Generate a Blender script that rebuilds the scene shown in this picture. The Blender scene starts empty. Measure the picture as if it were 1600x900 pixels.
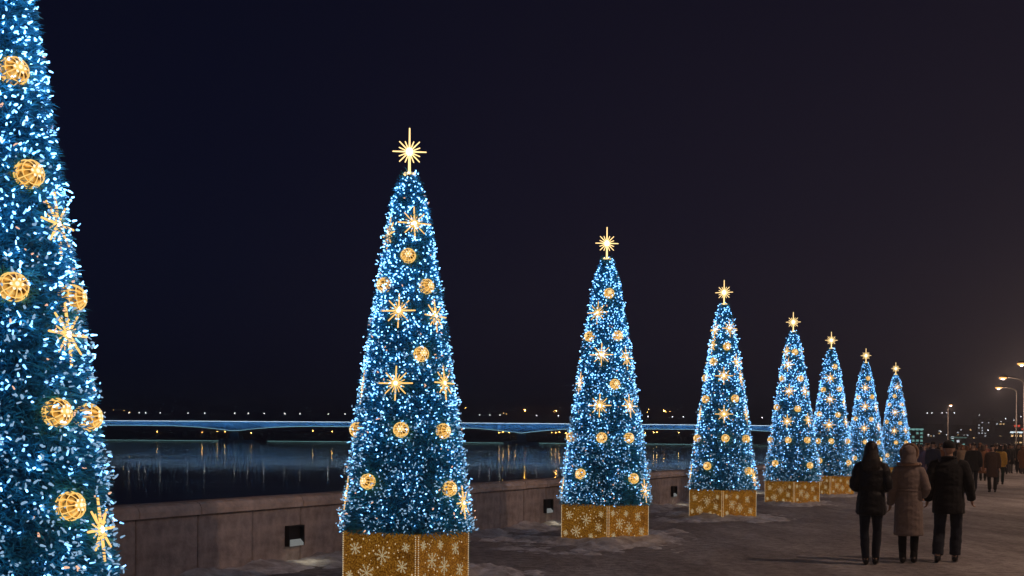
import bpy, bmesh, math, random
from math import sin, cos, pi, radians, atan2, sqrt
from mathutils import Vector, Matrix, noise
S = bpy.context.scene
COL = S.collection

# ------------------------------------------------------------------ camera
cd = bpy.data.cameras.new("camera")
cam = bpy.data.objects.new("camera", cd); COL.objects.link(cam)
F = 1700.0; K = F / 1100          # focal length in pixels of a 1600 wide frame
cd.sensor_width = 36; cd.lens = F / 1600 * 36
cd.shift_y = 0.1496
cd.clip_start = 0.1; cd.clip_end = 6000
ROLL = 0.0075
cam.matrix_world = Matrix.Translation((0, 0, 1.7)) @ Matrix.Rotation(radians(90), 4, 'X') @ Matrix.Rotation(ROLL, 4, 'Z')
S.camera = cam

# ------------------------------------------------------------------ world: a clear winter night over a lit town
W = bpy.data.worlds.new("World"); S.world = W; W.use_nodes = True
nt = W.node_tree; N = nt.nodes; L = nt.links; N.clear()
out = N.new('ShaderNodeOutputWorld'); bg = N.new('ShaderNodeBackground'); L.new(bg.outputs[0], out.inputs[0])
tc = N.new('ShaderNodeTexCoord'); sep = N.new('ShaderNodeSeparateXYZ'); L.new(tc.outputs['Generated'], sep.inputs[0])
def ramp(nt, stops, interp='LINEAR'):
    r = nt.nodes.new('ShaderNodeValToRGB'); e = r.color_ramp; e.interpolation = interp
    while len(e.elements) < len(stops): e.elements.new(0.5)
    for i, (p, c) in enumerate(stops):
        e.elements[i].position = p; e.elements[i].color = (*c, 1) if len(c) == 3 else c
    return r
rz = ramp(nt, [(0.0, (.0055, .0076, .0200)), (.06, (.0036, .0054, .0175)), (.25, (.0024, .0036, .0138)), (.6, (.0019, .0024, .0085)), (1, (.0016, .0017, .006))])
L.new(sep.outputs['Z'], rz.inputs[0])
dt = N.new('ShaderNodeVectorMath'); dt.operation = 'DOT_PRODUCT'; dt.inputs[1].default_value = (.52, .854, 0)
L.new(tc.outputs['Generated'], dt.inputs[0])
ra = ramp(nt, [(0.62, (0, 0, 0)), (1.0, (1, 1, 1))], 'EASE'); L.new(dt.outputs['Value'], ra.inputs[0])
rb = ramp(nt, [(0, (.019, .0105, .0065)), (.05, (.013, .0075, .0050)), (.2, (.0062, .0034, .0026)), (.5, (.0022, .0012, .0010)), (1, (0, 0, 0))])
L.new(sep.outputs['Z'], rb.inputs[0])
mx = N.new('ShaderNodeMix'); mx.data_type = 'RGBA'; mx.blend_type = 'ADD'
L.new(ra.outputs[0], mx.inputs[0]); L.new(rz.outputs[0], mx.inputs[6]); L.new(rb.outputs[0], mx.inputs[7])
L.new(mx.outputs[2], bg.inputs[0]); bg.inputs[1].default_value = 1.0

S.view_settings.view_transform = 'Standard'; S.view_settings.look = 'None'
S.view_settings.exposure = 0; S.view_settings.gamma = 1
S.cycles.use_denoising = True
S.cycles.max_bounces = 5; S.cycles.diffuse_bounces = 2; S.cycles.glossy_bounces = 3
S.cycles.volume_bounces = 0; S.cycles.transparent_max_bounces = 8
S.cycles.sample_clamp_indirect = 3.0
S.cycles.use_light_tree = True

# ------------------------------------------------------------------ helpers
def new_mat(name):
    m = bpy.data.materials.new(name); m.use_nodes = True
    return m, m.node_tree, m.node_tree.nodes['Principled BSDF']
def setin(b, **k):
    for n, v in k.items():
        n = n.replace('_', ' ')
        if n in b.inputs: b.inputs[n].default_value = v if not isinstance(v, tuple) or len(v) == 4 else (*v, 1)
def mat(name, col, rough=.6, metal=0., nscale=None, namt=.3, bump=0., bscale=None, emis=None, estr=0., coords='Object', spec=.5, col2=None, sheen=0):
    m, nt, b = new_mat(name)
    setin(b, Base_Color=col, Roughness=rough, Metallic=metal)
    b.inputs['Specular IOR Level'].default_value = spec
    if sheen: b.inputs['Sheen Weight'].default_value = sheen
    if emis: setin(b, Emission_Color=emis, Emission_Strength=estr)
    if nscale or bump:
        tc = nt.nodes.new('ShaderNodeTexCoord')
    if nscale:
        n = nt.nodes.new('ShaderNodeTexNoise'); n.inputs['Scale'].default_value = nscale; n.inputs['Detail'].default_value = 6; n.inputs['Roughness'].default_value = .62
        nt.links.new(tc.outputs[coords], n.inputs[0])
        c2 = col2 or tuple(c * (1 - namt) for c in col); c1 = col if col2 else tuple(min(1, c * (1 + namt)) for c in col)
        r = ramp(nt, [(.36, c2), (.64, c1)]); nt.links.new(n.outputs[0], r.inputs[0]); nt.links.new(r.outputs[0], b.inputs['Base Color'])
    if bump:
        n2 = nt.nodes.new('ShaderNodeTexNoise'); n2.inputs['Scale'].default_value = bscale or 20; n2.inputs['Detail'].default_value = 5
        nt.links.new(tc.outputs[coords], n2.inputs[0])
        bp = nt.nodes.new('ShaderNodeBump'); bp.inputs['Strength'].default_value = bump; bp.inputs['Distance'].default_value = .02
        nt.links.new(n2.outputs[0], bp.inputs['Height']); nt.links.new(bp.outputs[0], b.inputs['Normal'])
    return m
def glow(name, col, strength, sampled=True):
    m, nt, b = new_mat(name)
    setin(b, Base_Color=(.02, .02, .02), Roughness=.5, Emission_Color=col, Emission_Strength=strength)
    if not sampled: m.cycles.emission_sampling = 'NONE'
    return m

def mesh_from(name, verts, faces, mats, midx=None, smooth=False):
    me = bpy.data.meshes.new(name); me.from_pydata(verts, [], faces)
    for m in (mats if isinstance(mats, (list, tuple)) else [mats]): me.materials.append(m)
    if midx: me.polygons.foreach_set('material_index', midx)
    if smooth: me.polygons.foreach_set('use_smooth', [True] * len(me.polygons))
    me.update(); return me
def link(name, me, parent=None, loc=(0, 0, 0), rot=(0, 0, 0)):
    o = bpy.data.objects.new(name, me); COL.objects.link(o)
    if parent: o.parent = parent
    o.location = loc; o.rotation_euler = rot
    return o
def tag(o, label=None, cat=None, group=None, kind=None):
    if label: o['label'] = label
    if cat: o['category'] = cat
    if group: o['group'] = group
    if kind: o['kind'] = kind
    return o
def empty(name, loc=(0, 0, 0), rz=0):
    o = bpy.data.objects.new(name, None); COL.objects.link(o); o.location = loc; o.rotation_euler = (0, 0, rz); o.empty_display_size = .2
    return o
def copy_tree(o, parent=None):
    c = o.copy(); COL.objects.link(c)
    if parent: c.parent = parent
    for ch in list(o.children): copy_tree(ch, c)
    return c
class MB:
    """collects verts/faces with a material index"""
    def __init__(s): s.v = []; s.f = []; s.m = []
    def add(s, vs, fs, mi=0):
        b = len(s.v); s.v += [tuple(v) for v in vs]; s.f += [tuple(i + b for i in f) for f in fs]; s.m += [mi] * len(fs)
    def box(s, x0, y0, z0, x1, y1, z1, mi=0, M=None):
        vs = [Vector(p) for p in ((x0,y0,z0),(x1,y0,z0),(x1,y1,z0),(x0,y1,z0),(x0,y0,z1),(x1,y0,z1),(x1,y1,z1),(x0,y1,z1))]
        if M: vs = [M @ v for v in vs]
        s.add(vs, [(0,3,2,1),(4,5,6,7),(0,1,5,4),(1,2,6,5),(2,3,7,6),(3,0,4,7)], mi)
    def tube(s, pts, rad, n=8, mi=0, ell=1.0, cap=True, up=None):
        pts = [Vector(p) for p in pts]; k = len(pts)
        if not isinstance(rad, (list, tuple)): rad = [rad] * k
        rings = []; ref = Vector(up) if up else None
        for i, p in enumerate(pts):
            d = (pts[min(i + 1, k - 1)] - pts[max(i - 1, 0)]).normalized()
            r0 = ref or (Vector((0, 1, 0)) if abs(d.y) < .9 else Vector((1, 0, 0)))
            a = d.cross(r0); a = a.normalized() if a.length > 1e-6 else Vector((1, 0, 0)); b = d.cross(a).normalized()
            r = rad[i]; rx, ry = r if isinstance(r, (list, tuple)) else (r, r * ell)
            rings.append([p + a * rx * cos(2*pi*j/n) + b * ry * sin(2*pi*j/n) for j in range(n)])
        vs = [v for r in rings for v in r]; fs = []
        for i in range(k - 1):
            for j in range(n):
                fs.append((i*n + j, i*n + (j+1) % n, (i+1)*n + (j+1) % n, (i+1)*n + j))
        if cap: fs += [tuple(range(n - 1, -1, -1)), tuple(range((k-1)*n, k*n))]
        s.add(vs, fs, mi)
    def ball(s, c, rx, ry=None, rz=None, nu=12, nv=8, mi=0, M=None):
        ry = ry or rx; rz = rz or rx; c = Vector(c); vs = [Vector((0, 0, -rz))]
        for i in range(1, nv):
            t = pi * i / nv
            for j in range(nu):
                a = 2*pi*j/nu; vs.append(Vector((rx*sin(t)*cos(a), ry*sin(t)*sin(a), -rz*cos(t))))
        vs.append(Vector((0, 0, rz)))
        if M: vs = [M @ v for v in vs]
        vs = [v + c for v in vs]; fs = [(0, 1 + (j+1) % nu, 1 + j) for j in range(nu)]
        for i in range(nv - 2):
            for j in range(nu):
                a = 1 + i*nu
                fs.append((a + j, a + (j+1) % nu, a + nu + (j+1) % nu, a + nu + j))
        e = len(vs) - 1; a = 1 + (nv - 2)*nu
        fs += [(a + j, a + (j+1) % nu, e) for j in range(nu)]
        s.add(vs, fs, mi)
    def mesh(s, name, mats, smooth=False): return mesh_from(name, s.v, s.f, mats, s.m, smooth)

# ------------------------------------------------------------------ materials
M_ground = mat('packed_snow_ground', (.40, .36, .34), .85)
def _ground():
    m = M_ground; nt = m.node_tree; b = nt.nodes['Principled BSDF']
    tc = nt.nodes.new('ShaderNodeTexCoord')
    def nz(sc, det=6, ro=.6, stretch=None):
        n = nt.nodes.new('ShaderNodeTexNoise'); n.inputs['Scale'].default_value = sc; n.inputs['Detail'].default_value = det; n.inputs['Roughness'].default_value = ro
        if stretch:
            mp = nt.nodes.new('ShaderNodeMapping'); mp.inputs['Rotation'].default_value = (0, 0, radians(38)); mp.inputs['Scale'].default_value = stretch
            nt.links.new(tc.outputs['Object'], mp.inputs[0]); nt.links.new(mp.outputs[0], n.inputs[0])
        else: nt.links.new(tc.outputs['Object'], n.inputs[0])
        return n
    a = nz(.55, 7, .65, (1.6, .5, 1)); c = nz(7, 6, .7)
    r1 = ramp(nt, [(.33, (.28, .255, .25)), (.5, (.43, .395, .39)), (.66, (.62, .59, .59))]); nt.links.new(a.outputs[0], r1.inputs[0])
    r2 = ramp(nt, [(.36, (.52, .52, .52)), (.62, (1, 1, 1))]); nt.links.new(c.outputs[0], r2.inputs[0])
    mm = nt.nodes.new('ShaderNodeMix'); mm.data_type = 'RGBA'; mm.blend_type = 'MULTIPLY'; mm.inputs[0].default_value = 1
    nt.links.new(r1.outputs[0], mm.inputs[6]); nt.links.new(r2.outputs[0], mm.inputs[7]); nt.links.new(mm.outputs[2], b.inputs['Base Color'])
    h = nt.nodes.new('ShaderNodeMath'); h.operation = 'ADD'; d = nz(26, 4, .7); e = nz(2.6, 3, .5); nt.links.new(c.outputs[0], h.inputs[0]); nt.links.new(d.outputs[0], h.inputs[1])
    bp = nt.nodes.new('ShaderNodeBump'); bp.inputs['Strength'].default_value = .9; bp.inputs['Distance'].default_value = .05
    h2 = nt.nodes.new('ShaderNodeMath'); h2.operation = 'MULTIPLY_ADD'; h2.inputs[1].default_value = 2.2; nt.links.new(e.outputs[0], h2.inputs[0]); nt.links.new(h.outputs[0], h2.inputs[2]); nt.links.new(h2.outputs[0], bp.inputs['Height']); nt.links.new(bp.outputs[0], b.inputs['Normal'])
_ground()
M_snow = mat('trodden_snow', (.76, .745, .75), .75, nscale=4.5, col2=(.40, .365, .355), bump=.9, bscale=14)
M_gran = mat('pink_granite', (.41, .34, .31), .75, nscale=5, namt=.28, bump=.35, bscale=40)
M_gran2 = mat('pale_granite_cap', (.58, .46, .39), .7, nscale=6, namt=.22, bump=.3, bscale=50)
M_mortar = mat('mortar', (.10, .085, .08), .95, nscale=20)
M_water = bpy.data.materials.new('river_water'); M_water.use_nodes = True
def _water():
    nt = M_water.node_tree; b = nt.nodes['Principled BSDF']; setin(b, Base_Color=(.002, .004, .009), Roughness=.10)
    b.inputs['IOR'].default_value = 1.33
    tc = nt.nodes.new('ShaderNodeTexCoord'); mp = nt.nodes.new('ShaderNodeMapping'); mp.inputs['Scale'].default_value = (.05, .22, 1)
    n = nt.nodes.new('ShaderNodeTexNoise'); n.inputs['Scale'].default_value = 1; n.inputs['Detail'].default_value = 4
    nt.links.new(tc.outputs['Object'], mp.inputs[0]); nt.links.new(mp.outputs[0], n.inputs[0])
    bp = nt.nodes.new('ShaderNodeBump'); bp.inputs['Strength'].default_value = .12; bp.inputs['Distance'].default_value = .1
    nt.links.new(n.outputs[0], bp.inputs['Height']); nt.links.new(bp.outputs[0], b.inputs['Normal'])
    n3 = nt.nodes.new('ShaderNodeTexNoise'); n3.inputs['Scale'].default_value = 1; n3.inputs['Detail'].default_value = 3
    mp3 = nt.nodes.new('ShaderNodeMapping'); mp3.inputs['Scale'].default_value = (.004, .02, 1)
    nt.links.new(tc.outputs['Object'], mp3.inputs[0]); nt.links.new(mp3.outputs[0], n3.inputs[0])
    r = ramp(nt, [(.4, (.045, .045, .045)), (.62, (.085, .085, .085))]); nt.links.new(n3.outputs[0], r.inputs[0]); nt.links.new(r.outputs[0], b.inputs['Roughness'])
_water()
M_hill = mat('dark_bank', (.035, .04, .035), .95, nscale=.03, namt=.5)
M_steel = mat('grey_painted_steel', (.09, .085, .08), .45, nscale=8, namt=.15)
M_dark = mat('black_metal', (.015, .015, .017), .5)
M_needle = mat('tinsel_needles', (.05, .42, .76), .45, nscale=14, namt=.7, coords='Object', spec=.6)
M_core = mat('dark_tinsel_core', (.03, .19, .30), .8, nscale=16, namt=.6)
B_hi = glow('bulb_bright', (.20, .52, 1.0), 6.0)
B_mid = glow('bulb_blue', (.19, .50, 1.0), 3.0)
B_lo = glow('bulb_dim', (.34, .58, .85), .75)
B_warm = glow('bulb_warm', (1, .55, .35), 1.1)
MB_ALL = [B_hi, B_mid, B_lo, B_warm]
G_ray = glow('gold_light_ray', (1.0, .55, .15), 1.45)
G_hub = glow('star_hub_light', (1.0, .84, .62), 3.0)
G_top = glow('topper_ray_light', (1.0, .68, .28), 1.9)
G_core = glow('ball_lamp', (1.0, .62, .22), .9)
G_ring = glow('ball_net_light', (1.0, .60, .16), 1.15)
M_gold = mat('gold_mesh', (.55, .32, .06), .35, .7, nscale=60, namt=.5)
def _panelmat():
    m, nt, b = new_mat('backlit_gold_fabric'); tc = nt.nodes.new('ShaderNodeTexCoord')
    v = nt.nodes.new('ShaderNodeTexVoronoi'); v.inputs['Scale'].default_value = 46; nt.links.new(tc.outputs['Object'], v.inputs[0])
    n = nt.nodes.new('ShaderNodeTexNoise'); n.inputs['Scale'].default_value = 4; n.inputs['Detail'].default_value = 5; nt.links.new(tc.outputs['Object'], n.inputs[0])
    r1 = ramp(nt, [(0, (1, .62, .14)), (.35, (.62, .27, .025)), (.8, (.24, .09, .008))]); nt.links.new(v.outputs['Distance'], r1.inputs[0])
    r2 = ramp(nt, [(.3, (.45, .4, .35)), (.7, (1, 1, 1))]); nt.links.new(n.outputs[0], r2.inputs[0])
    mm = nt.nodes.new('ShaderNodeMix'); mm.data_type = 'RGBA'; mm.blend_type = 'MULTIPLY'; mm.inputs[0].default_value = 1
    nt.links.new(r1.outputs[0], mm.inputs[6]); nt.links.new(r2.outputs[0], mm.inputs[7])
    nt.links.new(mm.outputs[2], b.inputs['Base Color']); nt.links.new(mm.outputs[2], b.inputs['Emission Color'])
    b.inputs["Emission Strength"].default_value = .29; b.inputs['Roughness'].default_value = .5
    return m
M_panel = _panelmat()
M_flake = glow('snowflake_light_rope', (1.0, .84, .50), .36)
M_dots = glow('pearl_lights', (1.0, .80, .50), .55)

# ------------------------------------------------------------------ terrain, water
WX = lambda y: .51 * y - 10.66                       # promenade parapet line (foot of wall)
WD = Vector((.51, 1, 0)).normalized(); WN = Vector((WD.y, -WD.x, 0))   # along the wall / towards the promenade
def wall_pt(t, off=0, z=0):                            # t metres along the wall from y=0
    p = Vector((-10.66, 0, 0)) + WD * t + WN * off; return Vector((p.x, p.y, z))
def prom():
    pts = [(WX(-25) , -25), (WX(232), 232), (500, 1360), (520, 1605), (3400, 1605), (3400, -25)]
    vs = [(x, y, 0) for x, y in pts] + [(x, y, -3.5) for x, y in pts]; n = len(pts)
    fs = [tuple(range(n - 1, -1, -1))] + [(i, (i + 1) % n, n + (i + 1) % n, n + i) for i in range(n)]
    link('promenade_ground', mesh_from('promenade_ground', vs, fs, M_ground))
    tag(bpy.data.objects['promenade_ground'], kind='structure', label='packed snow and asphalt promenade')
prom()
tag(link('river', mesh_from('river', [(-2500, -60, -2.5), (2500, -60, -2.5), (2500, 1680, -2.5), (-2500, 1680, -2.5)], [(0, 1, 2, 3)], M_water)), kind='structure', label='dark calm river reflecting lights')
tag(link('river_bed', mesh_from('river_bed', [(-5000, -200, -6), (5000, -200, -6), (5000, 5200, -6), (-5000, 5200, -6)], [(0, 1, 2, 3)], M_hill)), kind='structure')

def hills(name, x0, x1, nx, y0, y1, ny, hfun, m):
    vs = []; fs = []
    for j in range(ny + 1):
        for i in range(nx + 1):
            x = x0 + (x1 - x0) * i / nx; y = y0 + (y1 - y0) * j / ny; vs.append((x, y, hfun(x, y)))
    for j in range(ny):
        for i in range(nx):
            a = j * (nx + 1) + i; fs.append((a, a + 1, a + nx + 2, a + nx + 1))
    return tag(link(name, mesh_from(name, vs, fs, m, smooth=True)), kind='structure')
def hf(x, y):
    y = y / K
    t = max(0, min(1, (y - 1045) / 60)); h = -2.6 + t * (4.5 + 9 * max(0, noise.noise(Vector((x * .004, y * .004, 0)))))
    t2 = max(0, min(1, (y - 1150) / 900)); t2 = t2 * t2 * (3 - 2 * t2)
    return h + t2 * (26 + 16 * noise.noise(Vector((x * .0016, y * .001, 3))) + 10 * noise.noise(Vector((x * .006, y * .004, 7))))
hills('far_bank', -3200, 3200, 220, 1615, 4020, 40, hf, M_hill)
def hf2(x, y):
    y = y / K
    u = max(0, min(1, (x - .55 * y) / 220)); t = max(0, min(1, (y - 420) / 460)); t = t * t * (3 - 2 * t)
    return -.5 + u * t * (22 + 8 * noise.noise(Vector((x * .006, y * .006, 1)))) + .4
hills('town_hill', 230, 1500, 90, 649, 1605, 50, hf2, mat('snowy_slope', (.10, .095, .095), .95, nscale=.05, namt=.5))

# far quay with its line of light along the water
q = MB(); q.box(-2400, 1602, -2.6, 520, 1618, -.2)
fq = tag(link('far_quay', q.mesh('far_quay', mat('quay_concrete', (.12, .13, .13), .8, nscale=.05))), kind='structure')
for (xa, xb) in ((-1200, -400), (-360, 505)):
    b = MB(); b.box(xa, 1601.2, -1.3, xb, 1601.8, -.65); link('light_line', b.mesh('light_line', glow('quay_light', (.35, .75, .78), 1.6)), fq)
# tree belt on the far bank: one mass of crowns nobody could count
random.seed(5); tb = MB()
for i in range(420):
    x = random.uniform(-1500, 900); y = random.uniform(1640, 1760); h = random.uniform(7, 15); r = random.uniform(6, 13)
    M = Matrix.Rotation(random.uniform(0, 6), 3, 'Z')
    for k in range(2):
        tb.ball((x + random.uniform(-5, 5), y, 1 + h * .5 + random.uniform(-1, 3)), r, r * .8, h * random.uniform(.42, .6), 7, 5, 0, M)
tag(link('far_woods', tb.mesh('far_woods', mat('dark_winter_trees', (.03, .045, .04), 1, nscale=.3, namt=.6))), 'dark belt of trees along the far bank under the bridge', 'trees', kind='stuff')

# ------------------------------------------------------------------ bridge
def bridge():
    root = empty('girder_bridge', (0, 1390, -2.5))
    tag(root, 'long haunched girder bridge lit blue with a white line along its deck across the river', 'bridge')
    PX = [-1085, -720, -355, 12, 380]; X0, X1 = -1500, 520; ZT = 26.0
    def depth(x):
        d = min(abs(x - p) for p in PX); t = max(0, 1 - d / 95.0); return 5.4 + 6.6 * t ** 2.0
    def ztop(x): return ZT + 1.4 - 2.4 * ((x + 100) / 900) ** 2 if abs(x) < 1600 else ZT
    mf = mat('blue_grey_girder_steel', (.34, .42, .50), .5, nscale=.12, namt=.25); mdk = mat('bridge_deck_concrete', (.25, .26, .28), .8)
    mp = mat('pier_concrete', (.20, .22, .22), .85, nscale=.2)
    xs = [X0 + i * 12.0 for i in range(int((X1 - X0) / 12) + 1)]
    # girder panels: each a plate of the fascia between two stiffeners, joined because too many and too thin to pick apart
    g = MB()
    for a, b in zip(xs[:-1], xs[1:]):
        for yy, w in ((0, 1), (22, 1)):
            za, zb = ztop(a) - 1.0, ztop(b) - 1.0; la, lb = ztop(a) - 1 - depth(a), ztop(b) - 1 - depth(b)
            g.add([(a+.15, yy, la), (b-.15, yy, lb), (b-.15, yy, zb), (a+.15, yy, za), (a+.15, yy+w, la), (b-.15, yy+w, lb), (b-.15, yy+w, zb), (a+.15, yy+w, za)],
                  [(0,1,2,3),(7,6,5,4),(0,4,5,1),(3,2,6,7),(0,3,7,4),(1,5,6,2)])
            g.box(a - .15, yy - .35 if yy == 0 else yy + 1, la, a + .15, yy if yy == 0 else yy + 1.35, za)
    gl = link('girder', g.mesh('girder', mf), root); gl['kind'] = 'stuff'
    d = MB()
    for a, b in zip(xs[:-1], xs[1:]):
        za, zb = ztop(a), ztop(b)
        d.add([(a, -2, za-1), (b, -2, zb-1), (b, 25, zb-1), (a, 25, za-1), (a, -2, za), (b, -2, zb), (b, 25, zb), (a, 25, za)],
              [(0,3,2,1),(4,5,6,7),(0,1,5,4),(2,3,7,6)])
    link('deck', d.mesh('deck', mdk), root)
    r = MB()
    for a in xs: r.box(a - .1, -1.8, ztop(a), a + .1, -1.6, ztop(a) + 1.1)
    for a, b in zip(xs[:-1], xs[1:]):
        r.add([(a, -1.8, ztop(a)+1), (b, -1.8, ztop(b)+1), (b, -1.6, ztop(b)+1), (a, -1.6, ztop(a)+1), (a, -1.8, ztop(a)+1.2), (b, -1.8, ztop(b)+1.2), (b, -1.6, ztop(b)+1.2), (a, -1.6, ztop(a)+1.2)],
              [(0,3,2,1),(4,5,6,7),(0,1,5,4),(2,3,7,6)])
    rr = link('railing', r.mesh('railing', M_steel), root); rr['kind'] = 'stuff'
    def strip(name, zf, h, y, m):
        l = MB()
        for a, b in zip(xs[:-1], xs[1:]):
            za, zb = zf(a), zf(b)
            l.add([(a, y, za), (b, y, zb), (b, y, zb+h), (a, y, za+h), (a, y+.2, za), (b, y+.2, zb), (b, y+.2, zb+h), (a, y+.2, za+h)],
                  [(0,1,2,3),(7,6,5,4),(0,4,5,1),(3,2,6,7)])
        link(name, l.mesh(name, m), root)
    strip('light_line', lambda x: ztop(x) - .75, .75, -2.3, glow('bridge_white_line', (.60, .84, 1.0), 3.6))
    strip('light_line', lambda x: ztop(x) - 1 - depth(x) - .1, .55, -.6, glow('bridge_lower_line', (.34, .68, .85), 2.3))
    for p in PX:
        k = MB(); zt = ztop(p) - 1 - depth(p)
        k.add([(p-7, 0, 0), (p+7, 0, 0), (p+7, 23, 0), (p-7, 23, 0), (p-4.5, 0, zt), (p+4.5, 0, zt), (p+4.5, 23, zt), (p-4.5, 23, zt)],
              [(0,3,2,1),(4,5,6,7),(0,1,5,4),(1,2,6,5),(2,3,7,6),(3,0,4,7)])
        pr = link('pier', k.mesh('pier', mp), root)
        k = MB(); k.tube([(p, 11.5, -3), (p, 11.5, 3)], [(26, 18), (22, 15)], 20, up=(0, 1, 0)); link('footing', k.mesh('footing', mp), pr)
    # the blue floods under the deck edge that wash the girder face
    for x0 in range(-1480, 500, 110):
        ld = bpy.data.lights.new('girder_flood', 'AREA'); ld.shape = 'RECTANGLE'; ld.size = 108; ld.size_y = .5; ld.energy = 8500; ld.color = (.10, .42, 1.0)
        o = link('girder_flood', ld, root, (x0 + 54, -7, ztop(x0) - 3)); o.rotation_euler = (radians(90), 0, 0)
    return root
BR = bridge()

def far_lamp_mesh(name, h, r, m):
    b = MB(); b.tube([(0, 0, 0), (0, 0, h)], [.22, .12], 5, 0); b.box(-.1, -1.6, h - .1, .1, .1, h + .1, 0); b.ball((0, -1.6, h - .1), r, None, None, 8, 5, 1)
    return b.mesh(name, [M_dark, m])
LW = far_lamp_mesh('white_far_lamp', 11.5, .72, glow('far_white_lamp', (.95, .97, 1.0), 8))
LY = far_lamp_mesh('yellow_far_lamp', 11.5, .8, glow('far_orange_lamp', (1.0, .5, .12), 50))
LO = far_lamp_mesh('orange_far_lamp', 10, 1.6, glow('far_sodium_lamp', (1.0, .42, .07), 220))
def at(px, Y): return (px - 800) / F * Y
for px in (164, 202, 218, 228, 251, 294, 320, 367, 388, 413, 445, 469, 513, 539, 571, 606, 641, 672, 704, 749, 765, 781, 838, 872, 905, 933, 1012, 1050, 1067, 1098, 1141, 1190, 1230, 1290):
    o = link('bridge_street_lamp', LW, None, (at(px, 1398), 1398, 23.6 - 2.4 * ((at(px, 1398) + 100) / 900) ** 2))
    side = 'left of the second tree' if px < 560 else ('between the second and third trees' if px < 900 else ('between the third and fourth trees' if px < 1100 else 'right of the fourth tree'))
    tag(o, 'small white lamp post on the bridge deck, ' + side, 'street lamp', 'street lamps along the bridge, ' + side)
random.seed(11)
def bank_h(x, y): return hf(x, y)
def far_light(me, px, py, Y, label, cat, group, hz=None):
    x = at(px, Y); H = 684 + .0085 * (px - 160); Y *= K; x = at(px, Y); z = 1.7 + (H - py) / F * Y
    head = {LW: 11.4, LY: 11.4, LO: 9.9}[me]
    o = link('far_street_lamp', me, None, (x, Y, z - head)); tag(o, label, cat, group); return o
for px, py, me in ((178, 640, LY), (194, 641, LY), (203, 644, LY), (727, 637, LY), (786, 646, LY), (791, 647, LY), (820, 641, LO), (865, 643, LY), (869, 642, LO), (1011, 644, LY), (1013, 640, LY), (1037, 642, LO), (1040, 644, LY), (1046, 643, LY)):
    g = 'sodium lamps above the far bank'
    if me is LO: lb = {820: 'large orange sodium lamp beyond the bridge right of the second tree', 869: 'large orange lamp beyond the bridge just left of the third tree', 1037: 'large orange lamp beyond the bridge between the third and fourth trees'}[px]
    else:
        side = 'beside the nearest tree' if px < 300 else ('between the second and third trees' if px < 900 else 'between the third and fourth trees')
        lb = 'small amber street lamp above the bridge, ' + side; g += ', ' + side
    far_light(me, px, py, 1500, lb, 'street lamp', g)
for px, py in ((1448, 646), (1455, 646), (1471, 646), (1478, 646), (1490, 646), (1529, 649), (1563, 660), (1570, 655), (1594, 652), (1583, 657), (1562, 664), (1571, 673), (1557, 679), (1450, 680), (1469, 675), (1511, 675), (1543, 673), (1478, 680), (1523, 687), (1529, 686), (1567, 686)):
    side = ('left of' if px < 1481 else ('far right of' if px > 1550 else 'right of')) + ' the lone lamp post'; row = 'high on the hill' if py < 665 else 'low behind the crowd'
    far_light(LW, px, py, 930, 'small white lamp ' + row + ', ' + side, 'street lamp', 'white lamps ' + row + ', ' + side)
for px, py in ((780, 676), (786, 675), (795, 676), (805, 675), (862, 676), (868, 676), (874, 675), (884, 677), (1008, 677), (1021, 676), (1026, 676), (1060, 676), (246, 674), (316, 675), (340, 674), (352, 674), (393, 676), (489, 673), (519, 674)):
    side = 'left of the second tree' if px < 560 else ('between the second and third trees' if px < 900 else 'between the third and fourth trees')
    far_light(LY, px, py, 1058, 'dim amber lamp under the bridge on the far bank, ' + side, 'street lamp', 'amber lamps under the bridge, ' + side)

# far buildings: dark blocks with lit windows
M_bw = [mat('far_block_render', c, .9, nscale=.2) for c in ((.10, .09, .085), (.14, .12, .10), (.08, .09, .10))]
W_w = glow('lit_window_white', (.85, .92, 1.0), 1.5, False); W_y = glow('lit_window_amber', (1, .62, .28), 2.0, False); W_g = glow('lit_window_teal', (.30, .75, .68), .8, False)
W_r = glow('red_sign_light', (1, .10, .05), 1.6, False); M_wd = mat('dark_window_glass', (.02, .022, .03), .2)
random.seed(21)
def block(px0, px1, py, Y, dep, base, label, lit, prob, storey=3.2, wm=3.4, wall=0, band=None):
    Y *= K; x0, x1 = at(px0, Y), at(px1, Y); H = 684 + .0085 * (px0 - 160); zt = 1.7 + (H - py) / F * Y
    root = empty('distant_building', ((x0 + x1) / 2, Y, base)); w = (x1 - x0) / 2; h = zt - base
    tag(root, label, 'building')
    b = MB(); b.box(-w, 0, 0, w, dep, h); link('wall', b.mesh('wall', M_bw[wall]), root)
    b = MB(); b.box(-w - .4, -.4, h, w + .4, dep + .4, h + .8); link('roof', b.mesh('roof', M_dark), root)
    nz = max(1, int(h / storey)); nxw = max(1, int(2 * w / wm))
    wins = 0
    mes = {}
    for i in range(nz):
        for j in range(nxw):
            lit_ = random.random() < prob
            m = random.choice(lit) if lit_ else M_wd
            if not lit_ and (i * j) % 3: continue
            if wins >= 40: continue
            wins += 1
            key = m.name
            if key not in mes:
                c = MB(); c.box(-1, -.08, -.85, 1, .05, .85); mes[key] = c.mesh('window', m)
            link('window', mes[key], root, (-w + (j + .5) * 2 * w / nxw, 0, (i + .55) * h / nz))
    if band:
        c = MB(); c.box(-w, -.5, h - 1.6, w, -.05, h - .7); link('light_line', c.mesh('light_line', band), root)
    return root
B0 = 0
bw = glow('white_roof_line', (.8, .95, 1), 2.5, False)
block(1417, 1443, 669, 560, 14, B0, 'low teal lit building at the end of the promenade beside the last tree', [W_g], .85, 2.6, 3, 2, glow('teal_line', (.4, .9, .85), .7, False))
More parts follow.
